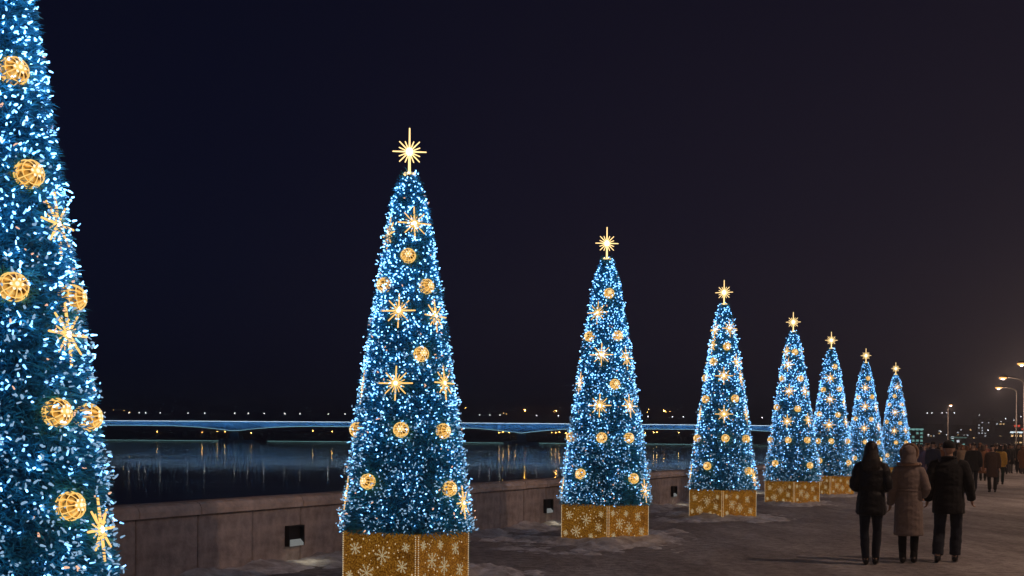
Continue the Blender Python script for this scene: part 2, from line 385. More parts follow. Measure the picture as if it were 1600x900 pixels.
block(1484, 1510, 682, 540, 14, B0, 'long low pale green lit pavilion beyond the single lamp post', [W_g, W_w], .5, 2.6, 3.2, 0, glow('green_line', (.25, .5, .45), .4, False))
block(1448, 1474, 664, 1000, 16, 8, 'dark apartment block left of the single lamp post on the hill', [W_w, W_y], .18, 3.2, 3.6, 0)
block(1494, 1524, 666, 880, 16, 8, 'dark block with scattered white windows right of the single lamp post', [W_w, W_y], .25, 3.2, 3.6, 1)
block(1527, 1552, 655, 940, 16, 8, 'tallest block of the hill town with bright white upper windows', [W_w], .34, 3.4, 3.6, 0)
block(1555, 1576, 661, 860, 16, 6, 'block with bright white windows left of the double lamp posts', [W_w, W_y], .4, 3.4, 3.6, 2)
block(1583, 1612, 664, 620, 16, 2, 'red lit building at the right edge with a white line of light', [W_r, W_r, W_w], .55, 2.8, 3.2, 1, None)
block(1578, 1618, 674, 600, 12, 2, 'low white lit arcade in front of the red lit building', [W_w, W_y], .5, 2.8, 3.6, 0, bw)
block(1240, 1275, 664, 1210, 16, 2, 'dark building on the far bank between the fifth and sixth trees', [W_y], .15, 3.2, 5, 0)
# spire with an amber light
sp = empty('spire', (at(1543, 900), 900 * K, 8)); tag(sp, 'thin spire with an amber lit tip above the hill town', 'tower')
b = MB(); b.box(-2.4, -2.4, 0, 2.4, 2.4, 18); link('wall', b.mesh('wall', M_bw[1]), sp)
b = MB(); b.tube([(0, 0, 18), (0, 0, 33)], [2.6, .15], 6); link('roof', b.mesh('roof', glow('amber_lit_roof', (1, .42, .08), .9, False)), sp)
b = MB(); b.ball((0, -2, 20), 1.1, None, None, 8, 6); link('lamp', b.mesh('lamp', glow('amber_tip', (1, .7, .35), 9, False)), sp)

# ------------------------------------------------------------------ parapet wall
def parapet():
    root = empty('granite_parapet', (0, 0, 0))
    tag(root, 'low pinkish granite parapet wall with rounded cap along the river edge behind the trees', 'wall')
    ang = atan2(WD.y, WD.x)
    Rw = Matrix.Rotation(ang, 4, 'Z')
    t0, t1 = -2.0, 58.0; n = int((t1 - t0) / 1.0)
    random.seed(3)
    pm = MB(); e = .012; pm.v = []
    # local frame: x along wall, y to the river side (+), z up ; front face at y=0 facing -y (promenade)
    def panel_mesh(w):
        b = MB(); c = .012
        x0, x1 = .006, w - .006
        vs = [(x0+c, 0, 0), (x1-c, 0, 0), (x1-c, 0, .76), (x0+c, 0, .76), (x0, c, 0), (x1, c, 0), (x1, c, .77), (x0, c, .77), (x0, .2, 0), (x1, .2, 0), (x1, .2, .77), (x0, .2, .77)]
        b.add(vs, [(0,1,2,3), (0,4,5,1), (3,2,6,7), (0,3,7,4), (1,5,6,2), (4,8,9,5), (7,6,10,11), (4,7,11,8), (5,9,10,6), (8,11,10,9)])
        return b.mesh('stone_panel', M_gran)
    def cap_mesh(w):
        b = MB(); x0, x1 = .004, w - .004
        prof = [(-.055, .772), (-.055, .84), (-.02, .90), (.03, .925), (.30, .925), (.36, .90), (.395, .84), (.395, .772)]
        k = len(prof); vs = [(x0, y, z) for y, z in prof] + [(x1, y, z) for y, z in prof]
        fs = [(i, (i+1) % k, k + (i+1) % k, k + i) for i in range(k)] + [tuple(range(k-1, -1, -1)), tuple(range(k, 2*k))]
        b.add(vs, [tuple(reversed(f)) for f in fs]); return b.mesh('cap_stone', M_gran2)
    P1, C1 = panel_mesh(1.0), cap_mesh(1.0)
    for i in range(n):
        t = t0 + i; p = wall_pt(t)
        d = random.uniform(-.006, .006)
        q = p + WN * d
        o = link('stone_panel', P1, root, (q.x, q.y, 0), (0, 0, ang + random.uniform(-.002, .002)))
        o = link('cap_stone', C1, root, (p.x + WN.x * d * .6, p.y + WN.y * d * .6, random.uniform(-.003, .003)), (0, 0, ang))
    b = MB(); b.box(t0, .05, -.3, t1, .34, .765); o = link('backing', b.mesh('backing', M_mortar), root, tuple(wall_pt(0)), (0, 0, ang))
    # beyond: too far to tell the stones apart one by one
    fb = MB(); fc = MB(); t = t1
    while t < 240:
        w = 2.0 if t < 90 else 6.0
        fb.box(t + .01, 0, -.3, t + w - .01, .34, .77); fc.box(t + .006, -.055, .772, t + w - .006, .395, .92); t += w
    o = link('stone_panel', fb.mesh('far_stone_panels', M_gran), root, tuple(wall_pt(0)), (0, 0, ang)); o['kind'] = 'stuff'
    o = link('cap_stone', fc.mesh('far_cap_stones', M_gran2), root, tuple(wall_pt(0)), (0, 0, ang)); o['kind'] = 'stuff'
    return ang
WANG = parapet()

# lamps set on the wall: dark hooded boxes with a pale lens at the bottom
def wall_lamp():
    root = empty('wall_lamp')
    b = MB(); w, h, d = .17, .28, .07
    b.box(-w, -d, 0, -w + .02, 0, h); b.box(w - .02, -d, 0, w, 0, h); b.box(-w + .02, -d, h - .02, w - .02, 0, h)
    b.box(-w + .02, -.015, .0, w - .02, -.001, h - .02)
    link('housing', b.mesh('housing', M_dark), root)
    b = MB()
    b.add([(-w + .022, -d, 0), (w - .022, -d, 0), (w - .022, -.016, .0), (-w + .022, -.016, .0), (-w + .022, -d, .035), (w - .022, -d, .035), (w - .022, -.016, .085), (-w + .022, -.016, .085)],
          [(0,3,2,1), (4,5,6,7), (0,1,5,4), (1,2,6,5), (2,3,7,6), (3,0,4,7)])
    link('lens', b.mesh('lens', glow('frosted_lamp_lens', (.78, .82, .80), .20)), root)
    ld = bpy.data.lights.new('lamp_light', 'SPOT'); ld.energy = 1.7; ld.color = (1, .90, .66); ld.spot_size = radians(150); ld.spot_blend = 1; ld.shadow_soft_size = .12
    lo = link('lamp_light', ld, root, (0, -.22, .02), (radians(-14), 0, 0))
    return root
wl = wall_lamp(); first = True
lamp_labels = ['square wall lamp on the parapet left of the nearest tree', 'square wall lamp on the parapet left of the second tree', 'square wall lamp on the parapet left of the third tree', 'square wall lamp on the parapet left of the fourth tree',
  'square wall lamp on the parapet right of the fourth tree', 'square wall lamp hidden low between the fifth and sixth trees', 'square wall lamp on the parapet behind the sixth tree', 'square wall lamp on the parapet behind the seventh tree']
for i, u in enumerate((.0045, .00882, .01313, .01733, .0216, .0259, .030, .0342)):
    y = u * F; t = y / WD.y; p = wall_pt(t, .004, .24)
    o = wl if first else copy_tree(wl); first = False
    o.location = p; o.rotation_euler = (0, 0, WANG); tag(o, lamp_labels[i], 'wall lamp', 'square lamps set along the parapet')

# ------------------------------------------------------------------ snow
def snow_heap(name, u0, u1, v0, v1, du, hfun, label, cat='snow'):
    """grid in wall coordinates (u along, v towards promenade); parts below the ground vanish under it"""
    nu = int((u1 - u0) / du); nv = int((v1 - v0) / du); vs = []; fs = []
    for j in range(nv + 1):
        for i in range(nu + 1):
            u = u0 + i * du; v = v0 + j * du; p = wall_pt(u, v); vs.append((p.x, p.y, hfun(u, v)))
    hh = [w[2] for w in vs]
    for j in range(nv):
        for i in range(nu):
            a = j * (nu + 1) + i; q = (a, a + 1, a + nu + 2, a + nu + 1)
            if max(hh[k] for k in q) > -.01: fs.append(q[::-1])
    return tag(link(name, mesh_from(name, vs, fs, M_snow, smooth=True)), label, cat, kind='stuff')
def fbm(x, y, s, sd=0):
    return noise.fractal(Vector((x * s, y * s, sd)), .9, 2.1, 5)
snow_heap('snow_drift', 4, 66, -.02, 2.6, .065,
    lambda u, v: .12 * max(0, 1 - v / .85) ** .7 * (.75 + .5 * noise.noise(Vector((u * .9, 0, 4)))) + .085 * fbm(u, v, 1.1) + .022 * fbm(u, v, 6, 3) - .018 - .022 * v, 'ridge of trampled snow along the foot of the parapet')

# ------------------------------------------------------------------ Christmas trees
TREES = [
 (-3.26, 6.8, 45, [('B', 3.93, 25), ('B', 3.3, 33), ('B', 2.59, 14), ('B', 2.58, 73), ('B', 1.85, 38), ('B', 1.29, 41), ('S', 3.03, 60), ('S', 2.34, 54), ('S', 1.13, 63), ('B', 1.83, 70)]),
 (-1.24, 12.89, 54, [('S', 4.23, 16), ('S', 3.19, -16), ('S', 3.15, 51), ('S', 2.35, -15), ('S', 2.37, 54), ('S', 4.12, -70), ('S', 2.32, -87), ('S', 1.08, -86), ('S', 0.98, 65), ('B', 3.84, -1), ('B', 3.51, -57), ('B', 3.49, 38), ('B', 2.69, 19), ('B', 1.82, -7), ('B', 1.82, -86), ('B', 1.81, 44), ('B', 1.23, -41), ('B', 1.15, 45)]),
 (1.61, 18.74, 49, [('B', 4.23, 11), ('B', 3.5, -58), ('B', 3.5, 35), ('B', 2.67, 19), ('S', 3.9, -31), ('S', 3.17, -11), ('S', 3.13, 57), ('S', 2.7, -70), ('S', 2.31, -11), ('S', 2.31, 49), ('B', 1.77, -6), ('B', 1.78, -78), ('B', 1.77, 41), ('B', 1.16, -37), ('B', 1.09, 43), ('S', 0.9, -87), ('S', 0.88, 66)]),
 (4.8, 24.75, 45, [('S', 4.28, 35), ('S', 4.25, -58), ('S', 3.91, -62), ('B', 3.87, 15), ('B', 3.53, -42), ('S', 3.52, 57), ('S', 3.2, 1), ('S', 3.16, 74), ('B', 3.17, -87), ('B', 2.68, -58), ('B', 2.69, 34), ('S', 2.34, 2), ('S', 2.34, 75), ('S', 2.34, -80), ('B', 1.8, -74), ('B', 1.8, 5), ('B', 1.79, 58), ('B', 1.18, -30), ('B', 1.07, 54), ('S', 1.0, -87), ('S', 0.93, 71)]),
 (7.91, 30.69, 49, [('B', 4.26, 14), ('S', 4.28, -56), ('S', 3.9, -28), ('B', 3.51, -57), ('B', 3.51, 37), ('S', 3.16, -14), ('S', 3.16, 54), ('B', 2.71, -68), ('B', 2.66, 17), ('S', 2.31, -16), ('S', 2.35, 53), ('B', 1.79, -11), ('B', 1.79, -87), ('B', 1.79, 42), ('B', 1.14, -42), ('B', 1.09, 43)]),
 (10.55, 36.02, 45, [('B', 4.23, 30), ('S', 3.85, -6), ('B', 3.47, -45), ('B', 3.49, 50), ('S', 3.15, -5), ('S', 3.05, 74), ('B', 2.67, -51), ('B', 2.64, 28), ('S', 2.31, -6), ('S', 2.41, 66), ('B', 1.78, 2), ('B', 1.78, -41), ('B', 1.78, 62), ('B', 1.14, -30), ('B', 1.08, 55)]),
 (13.7, 42.18, 45, [('B', 4.23, 23), ('S', 3.86, -4), ('B', 3.49, -51), ('B', 3.51, 44), ('S', 3.14, -3), ('S', 3.11, 67), ('B', 2.67, -51), ('B', 2.64, 26), ('S', 2.3, -5), ('S', 2.35, 66), ('B', 1.77, 0), ('B', 1.75, 52), ('B', 1.15, -34), ('B', 1.1, 50)]),
 (17.36, 49.28, 45, [('S', 4.27, 18), ('B', 3.86, -8), ('B', 3.48, -48), ('B', 3.48, 49), ('S', 3.13, -3), ('S', 3.11, 58), ('B', 2.7, -52), ('B', 2.64, 25), ('S', 2.29, -5), ('S', 2.32, 55), ('B', 1.77, 3), ('B', 1.77, 50), ('B', 1.19, -29), ('B', 1.11, 45)]),
]
TL = ['nearest and tallest looking blue lit tree, cut off by the left edge',
 'second blue lit tree from the left, whole, just left of centre',
 'third blue lit tree from the left, just right of the picture centre',
 'fourth blue lit tree from the left, alone between the third and the close group',
 'fifth blue lit tree from the left, foremost of the close group of four',
 'sixth blue lit tree from the left, its base half hidden by the woman in black',
 'seventh blue lit tree from the left, rising above the woman in black',
 'farthest and smallest blue lit tree, above the woman in the beige coat']
def rad(h):
    t = max(0., min(1.06, (4.85 - h) / 4.23)); return (.10 + .665 * t ** .88) * (1 - .55 * max(0., (h - 4.45) / .45) ** 1.5)
def build_foliage(seed, n_needle, n_bulb, big=1.0):
    random.seed(seed)
    nd = MB()
    def surf(rnd=True):
        while True:                              # area-weighted height
            h = .64 + 4.23 * random.random()
            if random.random() < rad(h) / .82: break
        a = random.uniform(0, 2 * pi); return h, a
    V = nd.v; F = nd.f; Mi = nd.m
    for i in range(n_needle):
        h, a = surf(); r = rad(h) * random.uniform(.80, .97) * (1 + .05 * noise.noise(Vector((cos(a) * 3, sin(a) * 3, h * 3))))
        o = Vector((r * cos(a), r * sin(a), h)); n = Vector((cos(a), sin(a), random.uniform(-.5, .6))).normalized()
        tdir = Vector((-sin(a), cos(a), 0)); d = (n + tdir * random.uniform(-.9, .9) + Vector((0, 0, random.uniform(-.6, .5)))).normalized()
        L_ = random.uniform(.045, .115); w = random.uniform(.0028, .006)
        s_ = d.cross(Vector((random.uniform(-1, 1), random.uniform(-1, 1), random.uniform(-1, 1)))); s_ = s_.normalized() if s_.length > .01 else tdir
        b = len(V); V += [tuple(o - s_ * w), tuple(o + s_ * w), tuple(o + d * L_ * .6 + s_ * w), tuple(o + d * L_ - Vector((0, 0, .01))), tuple(o + d * L_ * .6 - s_ * w)]
        F.append((b, b + 1, b + 2, b + 3, b + 4)); Mi.append(0)
    foliage = nd.mesh('foliage', M_needle)
    # lumpy core
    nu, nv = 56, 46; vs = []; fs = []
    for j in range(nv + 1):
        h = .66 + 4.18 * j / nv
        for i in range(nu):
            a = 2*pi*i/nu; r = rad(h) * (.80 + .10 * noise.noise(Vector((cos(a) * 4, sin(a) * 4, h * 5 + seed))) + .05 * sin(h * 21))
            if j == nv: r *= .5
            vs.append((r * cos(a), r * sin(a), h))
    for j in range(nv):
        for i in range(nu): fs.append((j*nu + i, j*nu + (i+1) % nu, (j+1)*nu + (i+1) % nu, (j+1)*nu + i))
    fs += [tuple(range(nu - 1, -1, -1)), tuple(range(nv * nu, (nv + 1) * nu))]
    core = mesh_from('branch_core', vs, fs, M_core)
    # bulbs, kept apart by a small poisson-like test
    bl = MB(); cells = {}
    made = 0; tries = 0
    while made < n_bulb and tries < n_bulb * 40:
        tries += 1; h, a = surf()
        if noise.noise(Vector((cos(a) * rad(h) * 5.5, sin(a) * rad(h) * 5.5, h * 4.5 + seed))) < random.uniform(-.75, .12): continue
        r = rad(h) * random.uniform(.93, 1.04) + random.uniform(.0, .035) + (random.random() < .25) * random.uniform(0, .05)
        p = Vector((r * cos(a), r * sin(a), h + random.uniform(-.01, .03))); k = (int(p.x / .045 + 99), int(p.y / .045 + 99), int(p.z / .045))
        if any((k[0]+i, k[1]+j, k[2]+l) in cells and (cells[(k[0]+i, k[1]+j, k[2]+l)] - p).length < .029 for i in (-1, 0, 1) for j in (-1, 0, 1) for l in (-1, 0, 1)): continue
        cells[k] = p; made += 1
        n = Vector((cos(a), sin(a), random.uniform(-.5, .9))); d = (n * .8 + Vector((random.uniform(-1, 1), random.uniform(-1, 1), random.uniform(-1, 1))) * .75).normalized()
        Lb = random.uniform(.012, .034); rb = random.choice((random.uniform(.005, .008), random.uniform(.007, .0105))) * big
        bright = (h - .6) / 4.0 + random.uniform(-.4, .4)  # height term puts a painted darkening towards the base into the bulb strength
        q = random.random()
        mi = 3 if q < .035 else (0 if bright > .62 or q > .955 else (1 if bright > .36 else 2))
        bl.tube([p, p + d * Lb * .35, p + d * Lb], [rb * .8, rb, rb * .55], 5, mi)
        if random.random() < .30:              # a second lamp on the same twig tip
            d2 = (d + Vector((random.uniform(-1, 1), random.uniform(-1, 1), random.uniform(-1, 1)))).normalized()
            bl.tube([p + d * Lb * .5, p + d * Lb * .5 + d2 * Lb * .9], [rb * .8, rb * .6], 5, mi)
    bulbs = bl.mesh('light_bulb', MB_ALL)
    return foliage, core, bulbs
FOL = [build_foliage(1, 60000, 5400, .86), build_foliage(2, 42000, 4400, .92), build_foliage(3, 24000, 2900, 1.2)]

# ornaments
def ray_mesh(name, L_, r0, r1, m, start=.02):
    b = MB(); b.tube([(0, 0, start), (0, 0, L_ * .55), (0, 0, L_)], [r0, (r0 + r1) / 2, r1], 6); return b.mesh(name, m)
RAY_L = ray_mesh('long_ray', .20, .0105, .0075, G_ray); RAY_M = ray_mesh('mid_ray', .17, .009, .006, G_ray); RAY_S = ray_mesh('short_ray', .11, .006, .004, G_ray)
_b = MB(); _b.ball((0, 0, 0), .026, .02, .026, 10, 7); HUB = _b.mesh('hub', G_hub)
def star():
    h = link('star_ornament', HUB)
    for k in range(8):
        link('ray', RAY_L if k % 2 == 0 else RAY_M, h, rot=(0, k * pi / 4, 0))
        link('ray', RAY_S, h, rot=(0, (k + .5) * pi / 4, 0), loc=(0, .01, 0))
    return h
def ball_net():
    b = MB(); R = .1
    for k in range(6):                                       # meridians
        a = k * pi / 6; pts = [(R * sin(t) * cos(a), R * cos(t), R * sin(t) * sin(a)) for t in [2*pi*i/20 for i in range(21)]]
        b.tube(pts, .0042, 4, 0, cap=False, up=(-sin(a), 0, cos(a)))
    for yy in (-.5, 0, .5):
        r = R * sqrt(1 - yy * yy); pts = [(r * cos(t), R * yy, r * sin(t)) for t in [2*pi*i/20 for i in range(21)]]
        b.tube(pts, .0042, 4, 0, cap=False, up=(0, 1, 0))
    return b.mesh('light_net', G_ring)
NET = ball_net()
_b = MB(); _b.ball((0, 0, 0), .093, None, None, 18, 12)
def _shell():
    m, nt, b = new_mat('gold_lattice_shell'); tc = nt.nodes.new('ShaderNodeTexCoord')
    v = nt.nodes.new('ShaderNodeTexVoronoi'); v.inputs['Scale'].default_value = 22; nt.links.new(tc.outputs['Object'], v.inputs[0])
    r1 = ramp(nt, [(.12, (1, .70, .26)), (.45, (.80, .40, .07)), (.75, (.06, .02, .004))]); nt.links.new(v.outputs['Distance'], r1.inputs[0])
    nt.links.new(r1.outputs[0], b.inputs['Base Color']); nt.links.new(r1.outputs[0], b.inputs['Emission Color']); b.inputs['Emission Strength'].default_value = .6; setin(b, Roughness=.35, Metallic=.5)
    return m
SHELL = _b.mesh('ball_ornament', _shell(), True)
_b = MB()
for k in range(6): _b.ball((.036 * cos(k * pi / 3), -.090, .036 * sin(k * pi / 3)), .011, .008, .011, 6, 5)
_b.ball((0, -.096, 0), .017, .01, .017, 8, 6); FLW = _b.mesh('flower_lights', glow('ball_flower_light', (1, .86, .6), 1.3))
def ball_orn():
    h = link('ball_ornament', SHELL); link('light_net', NET, h); link('flower_lights', FLW, h); h.scale = (.87, .87, .87); return h
TOPR = [ray_mesh('topper_ray', .28, .011, .008, G_top), ray_mesh('topper_ray', .20, .010, .007, G_top), ray_mesh('topper_ray', .17, .009, .006, G_top), ray_mesh('topper_ray', .135, .008, .006, G_top)]
_b = MB(); _b.ball((0, 0, 0), .042, .028, .048, 12, 8); THUB = _b.mesh('topper_hub', G_hub)
_b = MB(); _b.tube([(0, 0, -.28), (0, 0, -.03)], [.017, .013], 8); STEM = _b.mesh('topper_stem', G_top)
_b = MB()
for k in range(10): _b.ball((.06 * cos(k * pi / 5), .06 * sin(k * pi / 5), -.265), .014, None, None, 6, 4)
COLR = _b.mesh('topper_collar', G_top)
def topper():
    h = link('star_topper', THUB)
    for k in range(8):
        if k != 4: link('ray', TOPR[0 if k == 0 else (1 if k % 2 == 0 else 2)], h, rot=(0, k * pi / 4, 0))
        link('ray', TOPR[3], h, rot=(0, (k + .5) * pi / 4, 0), loc=(0, .012, 0))
    link('stem', STEM, h); link('collar', COLR, h)
    return h
# base panels
PW, PH = 1.04, .64
def panel_parts():
    b = MB(); b.box(-PW/2, -.012, 0, PW/2, .012, PH); pan = b.mesh('base_panel', M_panel)
    def flake(R, n=8):
        b = MB()
        for k in range(n):
            a = k * 2*pi/n; d = Vector((sin(a), 0, cos(a))); s = Vector((cos(a), 0, -sin(a))); LL = R if k % 2 == 0 else R * .78
            b.tube([Vector((0, -.02, 0)) + d * .01, Vector((0, -.02, 0)) + d * LL], .0042, 4)
            for q in (.55, .78):
                for sg in (-1, 1):
                    p = Vector((0, -.02, 0)) + d * LL * q; b.tube([p, p + (d + s * sg).normalized() * R * .17], .0032, 4)
        b.ball((0, -.02, 0), .014, .006, .014, 8, 5); return b.mesh('snowflake', M_flake)
    fl = [flake(.11), flake(.085), flake(.06)]
    lay = {0: [(0, -.25, .33, 0), (0, .0, .24, 0), (1, .23, .43, 1), (1, .33, .17, 1), (2, -.40, .14, 2), (2, -.08, .49, 2), (2, -.42, .51, 2)],
           1: [(0, .05, .38, 0), (0, -.17, .17, 0), (1, .33, .27, 1), (1, -.34, .44, 1), (2, .16, .11, 2), (2, .38, .49, 2), (2, -.42, .13, 2)]}
    random.seed(8); dots = []
    for v in (0, 1):
        b = MB()
        for _ in range(48):
            x, z = random.uniform(-.48, .48), random.uniform(.05, .56)
            if all((x - f[1])**2 + (z - f[2])**2 > .0075 for f in lay[v]): b.ball((x, -.017, z), random.choice((.005, .008, .011)), .005, None, 6, 4)
        for i in range(25): b.ball((-PW/2 + .004, -.02, .013 + i * .025), .0075, None, None, 5, 4); b.ball((PW/2 - .004, -.02, .013 + i * .025), .0075, None, None, 5, 4)
        dots.append(b.mesh('pearl_lights', M_dots))
    return pan, fl, lay, dots
PAN, FLK, LAY, DOTS = panel_parts()

def decorate(root, spec, camaz, rich):
    orn = list(spec) + [(k, h, a + 180) for k, h, a in spec if abs(a) < 62]
    for k, h, a in orn:
        th = camaz + radians(a)                              # azimuth of the outward direction
        r = rad(h) + (.01 if k == 'S' else -.005)
        o = star() if k == 'S' else ball_orn()
        o.parent = root; o.location = (r * cos(th), r * sin(th), h)
        o.rotation_euler = (radians(-7), 0, th + pi / 2)     # local -y faces outward
def make_tree(i, x, y, boxrot, spec):
    root = empty('christmas_tree', (x, y, 0)); tag(root, TL[i], 'christmas tree', 'lit christmas trees in a row along the parapet')
    fo, co, bu = FOL[0 if i == 0 else (1 if i < 3 else 2)]
    rz = i * 1.3
    o = link('foliage', fo, root, rot=(0, 0, rz)); o['kind'] = 'stuff'
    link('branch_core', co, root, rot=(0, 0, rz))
    o = link('light_bulb', bu, root, rot=(0, 0, rz)); o['kind'] = 'stuff'
    b = MB(); b.tube([(0, 0, 0), (0, 0, 4.84)], [.07, .04], 8); link('trunk', b.mesh('trunk', M_dark), root)
    tp = topper(); tp.parent = root; tp.location = (0, 0, 5.12); ca = atan2(-y, -x)
    tp.rotation_euler = (0, 0, ca + pi / 2 + .18 * ((i % 3) - 1))
    decorate(root, spec, ca, i < 5)
    # four base panels
    ba = ca + pi / 2 + radians(boxrot)
    for k in range(4):
        a = ba - pi / 2 + k * pi / 2
        p = link('base_panel', PAN, root, (cos(a) * PW / 2, sin(a) * PW / 2, .004), (0, 0, a + pi / 2))
        v = k % 2
        for s_, fx, fz, _ in LAY[v]: link('snowflake', FLK[s_], p, (fx, 0, fz), (0, fx * 3, 0))
        d = link('pearl_lights', DOTS[v], p); d['kind'] = 'stuff'
    b = MB(); b.box(-PW/2 + .02, -PW/2 + .02, PH - .06, PW/2 - .02, PW/2 - .02, PH - .03); link('base_lid', b.mesh('base_lid', M_gold), root, (0, 0, .004), (0, 0, ba))
    return root
for i, (x, y, br, sp_) in enumerate(TREES): make_tree(i, x, y, br, sp_)
for i, (x, y, br, sp_) in enumerate(TREES):
    sd = i * 7.7; R0 = [1.15, 1.2, 1.5, 1.35, 1.1, 1.1, 1.05, 1.05][i]
    c = Vector((x, y, 0)) - Vector((-10.66, 0, 0)); uu = c.dot(WD); vv = c.dot(WN)
    snow_heap('snow_patch', uu - 2.6, uu + 2.6, vv - 2.2, vv + 2.2, .06,
        lambda u, v: .055 - .06 * (sqrt(((u - uu) * .7) ** 2 + (v - vv) ** 2) / R0) ** 2 + .095 * fbm(u + sd, v, .9) + .045 * fbm(u, v + sd, 3.1) + .018 * fbm(u, v, 9, 3), 'trodden snow heaped round the gold base of ' + ['the nearest tree', 'the second tree', 'the third tree', 'the fourth tree', 'the fifth tree', 'the sixth tree', 'the seventh tree', 'the farthest tree'][i])

# ------------------------------------------------------------------ street lamps
def street_lamp():
    root = empty('street_lamp')
    b = MB(); b.tube([(0, 0, 0), (0, 0, .9), (0, 0, .92), (0, 0, 7.5)], [.12, .12, .085, .055], 12); link('pole', b.mesh('pole', M_steel, True), root)
    b = MB(); pts = [(-1.75 * (1 - cos(t)) * .92, 0, 7.45 + .52 * sin(t)) for t in [pi/2 * k / 8 for k in range(9)]]
    b.tube(pts, .036, 8); link('arm', b.mesh('arm', M_steel, True), root)
    b = MB(); b.ball((-1.85, 0, 8.03), .42, .2, .12, 14, 8); hd = link('lamp_head', b.mesh('lamp_head', M_steel, True), root)
    b = MB(); b.ball((-1.87, 0, 7.93), .34, .19, .17, 12, 8); link('lens', b.mesh('lens', glow('sodium_lens', (1.0, .44, .12), 1.9), True), hd)
    ld = bpy.data.lights.new('lamp_light', 'POINT'); ld.energy = LAMP_W; ld.color = (1.0, .65, .47); ld.shadow_soft_size = .12
    link('lamp_light', ld, hd, (-1.87, 0, 7.72)); return root
LAMP_W = 1050
sl = street_lamp()
LP = [(54.8, 76.5, 'street lamp whose pole and arm stand over the right of the crowd'), (47.4, 65.2, 'second street lamp, its arm reaching in from the right edge'), (40.9, 53.8, 'nearest visible street lamp glowing at the very right edge'),
      (33.6, 42.2, 'street lamp of the promenade row just outside the right edge'), (26.6, 31, 'street lamp of the promenade row right of the walking crowd'), (19.5, 19.6, 'street lamp of the promenade row right of the yellow jacket'),
      (12.4, 8.3, 'street lamp right of the three people in front'), (5.3, -3, 'street lamp behind the viewpoint')]
for i, (x, y, lb) in enumerate(LP):
    o = sl if i == 0 else copy_tree(sl); o.location = (x, y * K, 0); o.rotation_euler = (0, 0, radians(-8)); tag(o, lb, 'street lamp', 'street lamps along the promenade')
o = copy_tree(sl); o.location = (at(1481, 108 * K), 108 * K, 0); o.rotation_euler = (0, 0, radians(80)); o.scale = (1, 1, .97); tag(o, 'single orange street lamp seen end on over the far crowd', 'street lamp', 'street lamps along the promenade')

# ------------------------------------------------------------------ people
def solid(name, mb, voxel, mat_, smooth=4, wr=0., ws=9., seed=0):
    """one continuous closed surface from overlapping closed shells, lightly relaxed, with cloth wrinkles"""
    me0 = mb.mesh(name + '_tmp', mat_); o = bpy.data.objects.new('tmp', me0)
    sc_ = bpy.data.scenes.new('scratch'); sc_.collection.objects.link(o)
    r = o.modifiers.new('r', 'REMESH'); r.mode = 'VOXEL'; r.voxel_size = voxel; r.use_smooth_shade = True
    s = o.modifiers.new('s', 'SMOOTH'); s.iterations = smooth; s.factor = .5
    sc_.view_layers[0].update(); dg = sc_.view_layers[0].depsgraph; me = bpy.data.meshes.new_from_object(o.evaluated_get(dg)); me.name = name
    bpy.data.objects.remove(o); bpy.data.meshes.remove(me0); bpy.data.scenes.remove(sc_)
    if wr:
        for v, n in zip(me.vertices, [x.vector.copy() for x in me.vertex_normals]):
            p = v.co; k = noise.noise(Vector((p.x * ws, p.y * ws, p.z * ws * 1.7 + seed))) + .5 * noise.noise(Vector((p.x * ws * 2.3, p.y * ws * 2.3, p.z * ws * 3 + seed)))
            v.co = p + n * k * wr
    me.polygons.foreach_set('use_smooth', [True] * len(me.polygons))
    if not me.materials: me.materials.append(mat_)
    return me
V3 = Vector
def hand(mb, w, d, side, nrm, curl=.7, sc=1.):
    """palm and five fingers; w wrist, d towards fingertips, side towards the thumb, nrm palm normal"""
    d = V3(d).normalized(); side = V3(side); side = (side - d * side.dot(d)).normalized(); nrm = d.cross(side) if nrm > 0 else side.cross(d)
    w = V3(w); kn = w + d * .085 * sc
    mb.tube([w - d * .02, w + d * .03 * sc, kn], [(.026, .018), (.036, .016), (.040, .013)], 8, up=tuple(nrm))
    for k, (off, ln) in enumerate(((.030, .070), (.010, .078), (-.010, .072), (-.029, .058))):
        p = kn + side * off * sc - d * .008; pts = [p]; dd = d.copy()
        for q in range(3):
            a = curl * (.35 + .3 * q) * (1 + .1 * k); dd = (dd * cos(a) + nrm * sin(a)).normalized(); pts.append(pts[-1] + dd * ln * (.44, .32, .24)[q] * sc)
        mb.tube(pts, [.0100, .0095, .0088, .0075], 6)
    p = w + d * .02 * sc + side * .028; t = (d * .7 + side * .6 + nrm * .35).normalized(); t2 = (d + nrm * .6 - side * .1).normalized()
    mb.tube([p, p + t * .035 * sc, p + t * .035 * sc + t2 * .03 * sc, p + t * .035 * sc + t2 * .052 * sc], [.0135, .0115, .0105, .0085], 6)
def head(mb, z, tilt=0., x=0., y=0.):
    c = V3((x, y, z))
    mb.ball(c + V3((0, -.008, .02)), .074, .092, .098, 14, 10); mb.ball(c + V3((0, .022, -.045)), .056, .062, .062, 12, 8)
    mb.tube([c + V3((0, .078, .012)), c + V3((0, .098, -.018)), c + V3((0, .086, -.03))], [.008, .014, .010], 6)        # nose
    mb.ball(c + V3((0, .078, -.058)), .024, .012, .010, 8, 5); mb.ball(c + V3((0, .070, -.090)), .022, .018, .016, 8, 5)    # lips, chin
    for s in (-1, 1):
        mb.ball(c + V3((s * .076, -.005, -.005)), .010, .018, .030, 8, 6); mb.ball(c + V3((s * .030, .072, .010)), .013, .010, .010, 8, 5)
        mb.ball(c + V3((s * .032, .076, .030)), .022, .010, .008, 8, 5)
    return c
